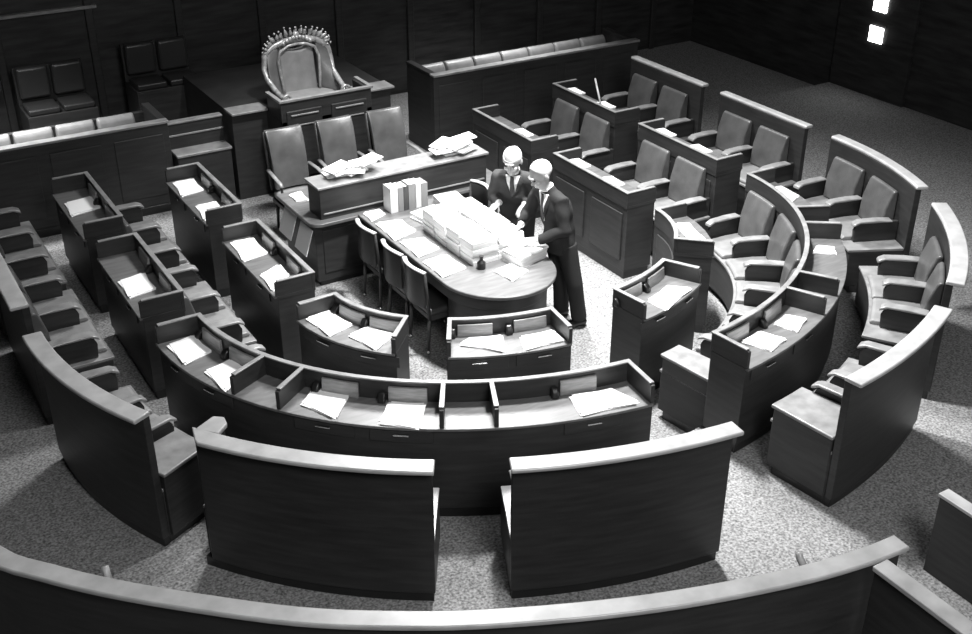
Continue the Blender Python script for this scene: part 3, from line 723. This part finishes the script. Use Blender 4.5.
def man(label, loc, J, face, pitch, suit, hair_full=True):
    t = thing('person', label, 'person', loc)
    z = Vector((0,0,1)); F = Vector((math.cos(face), math.sin(face), 0)); S = Vector((-F.y, F.x, 0))   # S = his left
    Mh = (Matrix.Rotation(face, 3, 'Z') @ Matrix.Rotation(pitch, 3, 'Y'))*1.14
    up = F
    # ---- body
    b = MB()
    b.capsule([J['pelvis'], J['waist'], J['chest'], J['shc']-z*.03], [(.11,.155), (.10,.14), (.115,.165), (.055,.085)], 20, up=F)
    b.capsule([J['shc'], J['neck'], J['head']-Vector((0,0,.06))], [.058, .054, .052], 14)
    for k in ('L', 'R'):
        b.capsule([J['shc']+(J['sh'+k]-J['shc'])*.5, J['sh'+k], J['el'+k], J['wr'+k]], [.05, .052, .040, .027], 14)
        b.capsule([J['hip'+k], J['kn'+k], J['an'+k]], [.085, .056, .038], 14)
        b.capsule([J['an'+k]+Vector((0,0,-.03))-F*.04, J['an'+k]-Vector((0,0,.045))+F*.07, J['an'+k]-Vector((0,0,.055))+F*.15], [.036, .036, .028], 12)
        hand(b, J['wr'+k], J['hd'+k], J['hu'+k], J['curl'], 1 if k == 'R' else -1)
    head_parts(b, J['head'], Mh)
    part(make_mesh(b, .0065, 4), 'body', SKIN, t)
    c = J['head']
    def HP(x, y, z_): return c + Mh @ Vector((x, y, z_))
    for s in (-1, 1):
        e = MB().ball(HP(.083, s*.031, .006), (.009, .013, .007), 10, 8, Mh).build('eye', BLACK, t, smooth=True)
    # ---- hair: cap over the back and sides of the skull, receding in front
    h = MB(); vs = []; N = 28; Rn = 12
    for i in range(Rn+1):
        for k in range(N):
            ph = 2*PI*k/N; cf = max(0, (math.cos(ph)-.05)/.95)
            lo_, hi_ = 0, 1.95-1.25*cf**.55
            if not hair_full: lo_, hi_ = .95+.35*cf, 1.95-.60*cf**.5
            th = lo_+(hi_-lo_)*i/Rn
            rr = 1.03+.012*math.sin(5*ph+3*i)-.03*(i/Rn)**4
            vs.append(HP(-.010+.097*rr*math.sin(th)*math.cos(ph), .076*rr*math.sin(th)*math.sin(ph), .025+.093*rr*math.cos(th)))
    fs = [(i*N+k, (i+1)*N+k, (i+1)*N+(k+1)%N, i*N+(k+1)%N) for i in range(Rn) for k in range(N)]
    ho = h.add(vs, fs).build('hair', HAIR, t, smooth=True)
    so = ho.modifiers.new('th', 'SOLIDIFY'); so.thickness = .005; so.offset = 0
    # ---- trousers
    tr = MB()
    tr.capsule([J['pelvis']-z*.02, J['pelvis']+z*.10], [(.128,.165), (.120,.158)], 20, up=F)
    for k in ('L', 'R'):
        tr.tube([J['hip'+k]+z*.02, J['hip'+k]*.5+J['kn'+k]*.5, J['kn'+k], J['kn'+k]*.5+J['an'+k]*.5, J['an'+k]+z*.0], [.105, .092, .080, .076, .078], 18)
    part(make_mesh(tr, .011, 5), 'trousers', suit, t)
    for k in ('L', 'R'):
        a = J['an'+k]; s_ = MB()
        s_.capsule([Vector((a.x, a.y, loc[2]+.045))-F*.05, Vector((a.x, a.y, loc[2]+.045))+F*.08, Vector((a.x, a.y, loc[2]+.035))+F*.17], [(.045,.043), (.042,.046), (.032,.040)], 14, up=(0,0,1))
        part(make_mesh(s_, .008, 3), 'shoe', SHOE, t)
    # ---- jacket
    j = MB()
    hem = J['pelvis']-z*.10
    j.tube([hem, J['pelvis']+z*.05, J['waist'], J['waist']*.4+J['chest']*.6, J['chest'], J['shc']-z*.03], [(.140,.178), (.140,.176), (.132,.168), (.145,.188), (.142,.200), (.085,.15)], 26, up=F)
    j.capsule([J['shc']-z*.05, J['shc']*.6+J['neck']*.4], [(.085,.14), (.066,.078)], 18, up=F)
    for k in ('L', 'R'):
        s0 = J['shc']+(J['sh'+k]-J['shc'])*.35; wr = J['wr'+k]; el = J['el'+k]
        j.capsule([s0-z*.02, J['sh'+k], J['sh'+k]*.5+el*.5], [.075, .078, .068], 18)
        j.tube([J['sh'+k]*.5+el*.5, el, el*.5+wr*.5, wr-(wr-el).normalized()*.015], [.068, .064, .055, .048], 18)
        j.ball(el, .064, 14, 10)
    jm = make_mesh(j, .011, 7)
    # slight folds in the cloth
    for v in jm.vertices:
        co = v.co; n = v.normal
        v.co = co+n*(.0045*math.sin(38*co.z+9*co.x)+.0035*math.sin(31*(co.x+co.y)+17*co.z))
    jo = part(jm, 'jacket', suit, t)
    bv = BVHTree.FromPolygons([v.co+Vector(t.location) for v in jm.vertices], [tuple(p.vertices) for p in jm.polygons])
    def wrap(name, m, polyfn, off, parent=t):
        """lay a small cloth piece on the front of the jacket"""
        vs = []; nu, nv = 6, 14
        for i in range(nv+1):
            for k in range(nu+1):
                y, p = polyfn(k/nu, i/nv)      # sideways, position on the chest axis
                org = p+S*y+F*.6; hit = bv.ray_cast(org, -F)
                q = hit[0]+F*off if hit[0] is not None else p+S*y+F*.16
                vs.append(q)
        fs = [(i*(nu+1)+k, i*(nu+1)+k+1, (i+1)*(nu+1)+k+1, (i+1)*(nu+1)+k) for i in range(nv) for k in range(nu)]
        o = MB().add(vs, fs).build(name, m, parent, smooth=True)
        so = o.modifiers.new('th', 'SOLIDIFY'); so.thickness = .006; so.offset = 0
        return o
    top, bot = J['shc']+z*.01, J['waist']+z*.06
    wrap('shirt', SHIRT, lambda u, v: ((u-.5)*2*.072*(1-v)**.8, top.lerp(bot, v)), .004)
    wrap('tie', TIE, lambda u, v: ((u-.5)*2*(.016+.012*v)*(1 if v < .8 else (1-v)*5), top.lerp(bot, v*.97+.02)), .010)
    for s in (-1, 1):
        wrap('lapel', suit, lambda u, v, s=s: (s*(.072*(1-v)**.8+.001+u*.045*math.sin(PI*min(1, v*1.05+.12))), top.lerp(bot, v)), .009)
    cm = MB(); N = 24; vs = []
    nd = (J['head']-J['neck']).normalized()
    for hh, r in ((-.012, .059), (.014, .055)):
        for k in range(N):
            a = 2*PI*k/N; vs.append(J['neck']+F*math.cos(a)*r+S*math.sin(a)*r+z*(hh-.018*math.cos(a))+F*.0)
    cm.add(vs, [(k, (k+1)%N, N+(k+1)%N, N+k) for k in range(N)])
    co = cm.build('shirt_collar', SHIRT, t, smooth=True); so = co.modifiers.new('th', 'SOLIDIFY'); so.thickness = .008; so.offset = 0
    for k in ('L', 'R'):
        wr, el = J['wr'+k], J['el'+k]; d = (wr-el).normalized()
        MB().tube([wr-d*.02, wr+d*.008], [.034, .033], 16).build('shirt_cuff', SHIRT, t, smooth=True)
    return t
V = Vector
# nearer man, reading at the table edge
J = dict(pelvis=V((.635,1.05,.90)), waist=V((.63,1.06,1.06)), chest=V((.60,1.09,1.24)), shc=V((.56,1.12,1.37)), neck=V((.53,1.13,1.425)), head=V((.475,1.15,1.555)),
    shL=V((.575,.945,1.33)), elL=V((.56,.87,1.07)), wrL=V((.34,.99,.99)), shR=V((.56,1.30,1.33)), elR=V((.49,1.38,1.08)), wrR=V((.33,1.25,1.045)),
    hdL=V((-.9,.42,-.22)), huL=V((-.1,-.2,1)), hdR=V((-.9,-.35,-.22)), huR=V((-.1,.2,1)), curl=.28,
    hipL=V((.65,.96,.86)), knL=V((.68,.95,.48)), anL=V((.75,.95,.09)), hipR=V((.65,1.14,.86)), knR=V((.67,1.17,.48)), anR=V((.72,1.21,.09)))
SH = V((-.025, .075, -.01))
for k_ in list(J):
    if k_ != 'curl' and k_[:2] not in ('hd', 'hu', 'an', 'kn') or k_ == 'head': J[k_] = J[k_]+SH
man('white-haired man in a dark suit bending over the table to read, nearer of the two', (.64, 1.12, 0), J, math.radians(176), math.radians(30), SUIT)
# farther man, half turned to the viewer
f = math.radians(222)
F = V((math.cos(f), math.sin(f), 0)); S_ = V((-F.y, F.x, 0)); c0 = V((.665, 1.95, 0))
def q(x, y, z): return c0+F*x*.95+S_*y*.95+V((0,0,z*.935))
J = dict(pelvis=q(0,0,.93), waist=q(.02,0,1.09), chest=q(.07,0,1.26), shc=q(.13,0,1.395), neck=q(.16,0,1.45), head=q(.215,0,1.575),
    shL=q(.11,.175,1.35), elL=q(.08,.23,1.10), wrL=q(.22,.13,1.10), shR=q(.11,-.175,1.35), elR=q(.10,-.235,1.10), wrR=q(.24,-.13,1.10),
    hdL=V((-.7,-.4,-.4)), huL=V((0,0,1)), hdR=V((-.8,-.2,-.3)), huR=V((0,0,1)), curl=.4,
    hipL=q(0,.09,.88), knL=q(.01,.10,.49), anL=q(-.01,.11,.095), hipR=q(0,-.09,.88), knR=q(.01,-.10,.49), anR=q(-.01,-.11,.095))
man('balding man in a grey suit and tie standing behind the bent reader, facing forward', (.68, 1.93, 0), J, f, math.radians(20), SUIT2, False)
# the open volume the nearer man reads
m = MB()
m.hexa([(.08,1.02,.893),(.26,.98,.893),(.29,1.27,.893),(.11,1.31,.893)], [(.08,1.02,.915),(.26,.98,.925),(.29,1.27,.925),(.11,1.31,.915)])
m.hexa([(.26,.98,.893),(.42,1.02,.893),(.43,1.26,.893),(.29,1.27,.893)], [(.26,.98,.925),(.42,1.02,.912),(.43,1.26,.912),(.29,1.27,.925)])
tag(m.build('open_book', PAPER, None, .003), 'open white volume under the hands of the bent man', 'book')

# ---------------------------------------------------------------- camera and light
cam = bpy.data.cameras.new('camera'); co = bpy.data.objects.new('camera', cam); COL.objects.link(co)
co.location = (-5.1, -7.0, 5.5); co.rotation_euler = (PI/2-.50247, 0, -.54291)
cam.sensor_width = 36; cam.lens = 1156.7/972*36; cam.clip_end = 60
sc.camera = co
def area(name, loc, target, size, power, spread=PI):
    l = bpy.data.lights.new(name, 'AREA'); l.shape = 'DISK'; l.size = size; l.energy = power; l.spread = spread
    o = bpy.data.objects.new(name, l); COL.objects.link(o); o.location = loc
    d = Vector(target)-Vector(loc); o.rotation_euler = d.to_track_quat('-Z', 'Y').to_euler(); return o
def spot(name, loc, target, power, ang, blend, size):
    l = bpy.data.lights.new(name, 'SPOT'); l.energy = power; l.spot_size = math.radians(ang); l.spot_blend = blend; l.shadow_soft_size = size
    o = bpy.data.objects.new(name, l); COL.objects.link(o); o.location = loc
    d = Vector(target)-Vector(loc); o.rotation_euler = d.to_track_quat('-Z', 'Y').to_euler(); return o
spot('ceiling_lamp_centre', (.6, .5, 6.0), (.6, .4, 0), 1250, 92, 1.0, .30)
area('ceiling_lamp_far', (1.6, 5.0, 7.6), (.6, 1.0, .6), 2.0, 120, math.radians(90))
spot('clerk_chair_fill', (.1, 2.2, 6.2), (0, 4.7, .9), 480, 50, 1.0, .2)  # added spot that brightens the clerk chair backs and dais, no fitting modelled
area('box_lamp_left', (-3.6, 6.2, 3.4), (-3.2, 6.4, 1.0), .5, 16, math.radians(70))
area('box_lamp_right', (3.2, 6.1, 3.4), (3.2, 6.35, 1.0), .5, 12, math.radians(75))
area('camera_side_fill', (-3.0, -8.6, 7.6), (.5, 2.5, 0), 3.0, 95, math.radians(140))  # added soft fill from the camera side, lifts the dark vertical faces
area('ceiling_bounce', (-1.5, -1.5, 8.8), (0, 0, 0), 7, 35)
w = bpy.data.worlds.new('world'); sc.world = w; w.use_nodes = True
w.node_tree.nodes['Background'].inputs[0].default_value = (1, 1, 1, 1); w.node_tree.nodes['Background'].inputs[1].default_value = .02
sc.view_settings.view_transform = 'Standard'; sc.view_settings.look = 'None'; sc.view_settings.gamma = 1
sc.view_settings.use_curve_mapping = False; sc.view_settings.exposure = 1.7
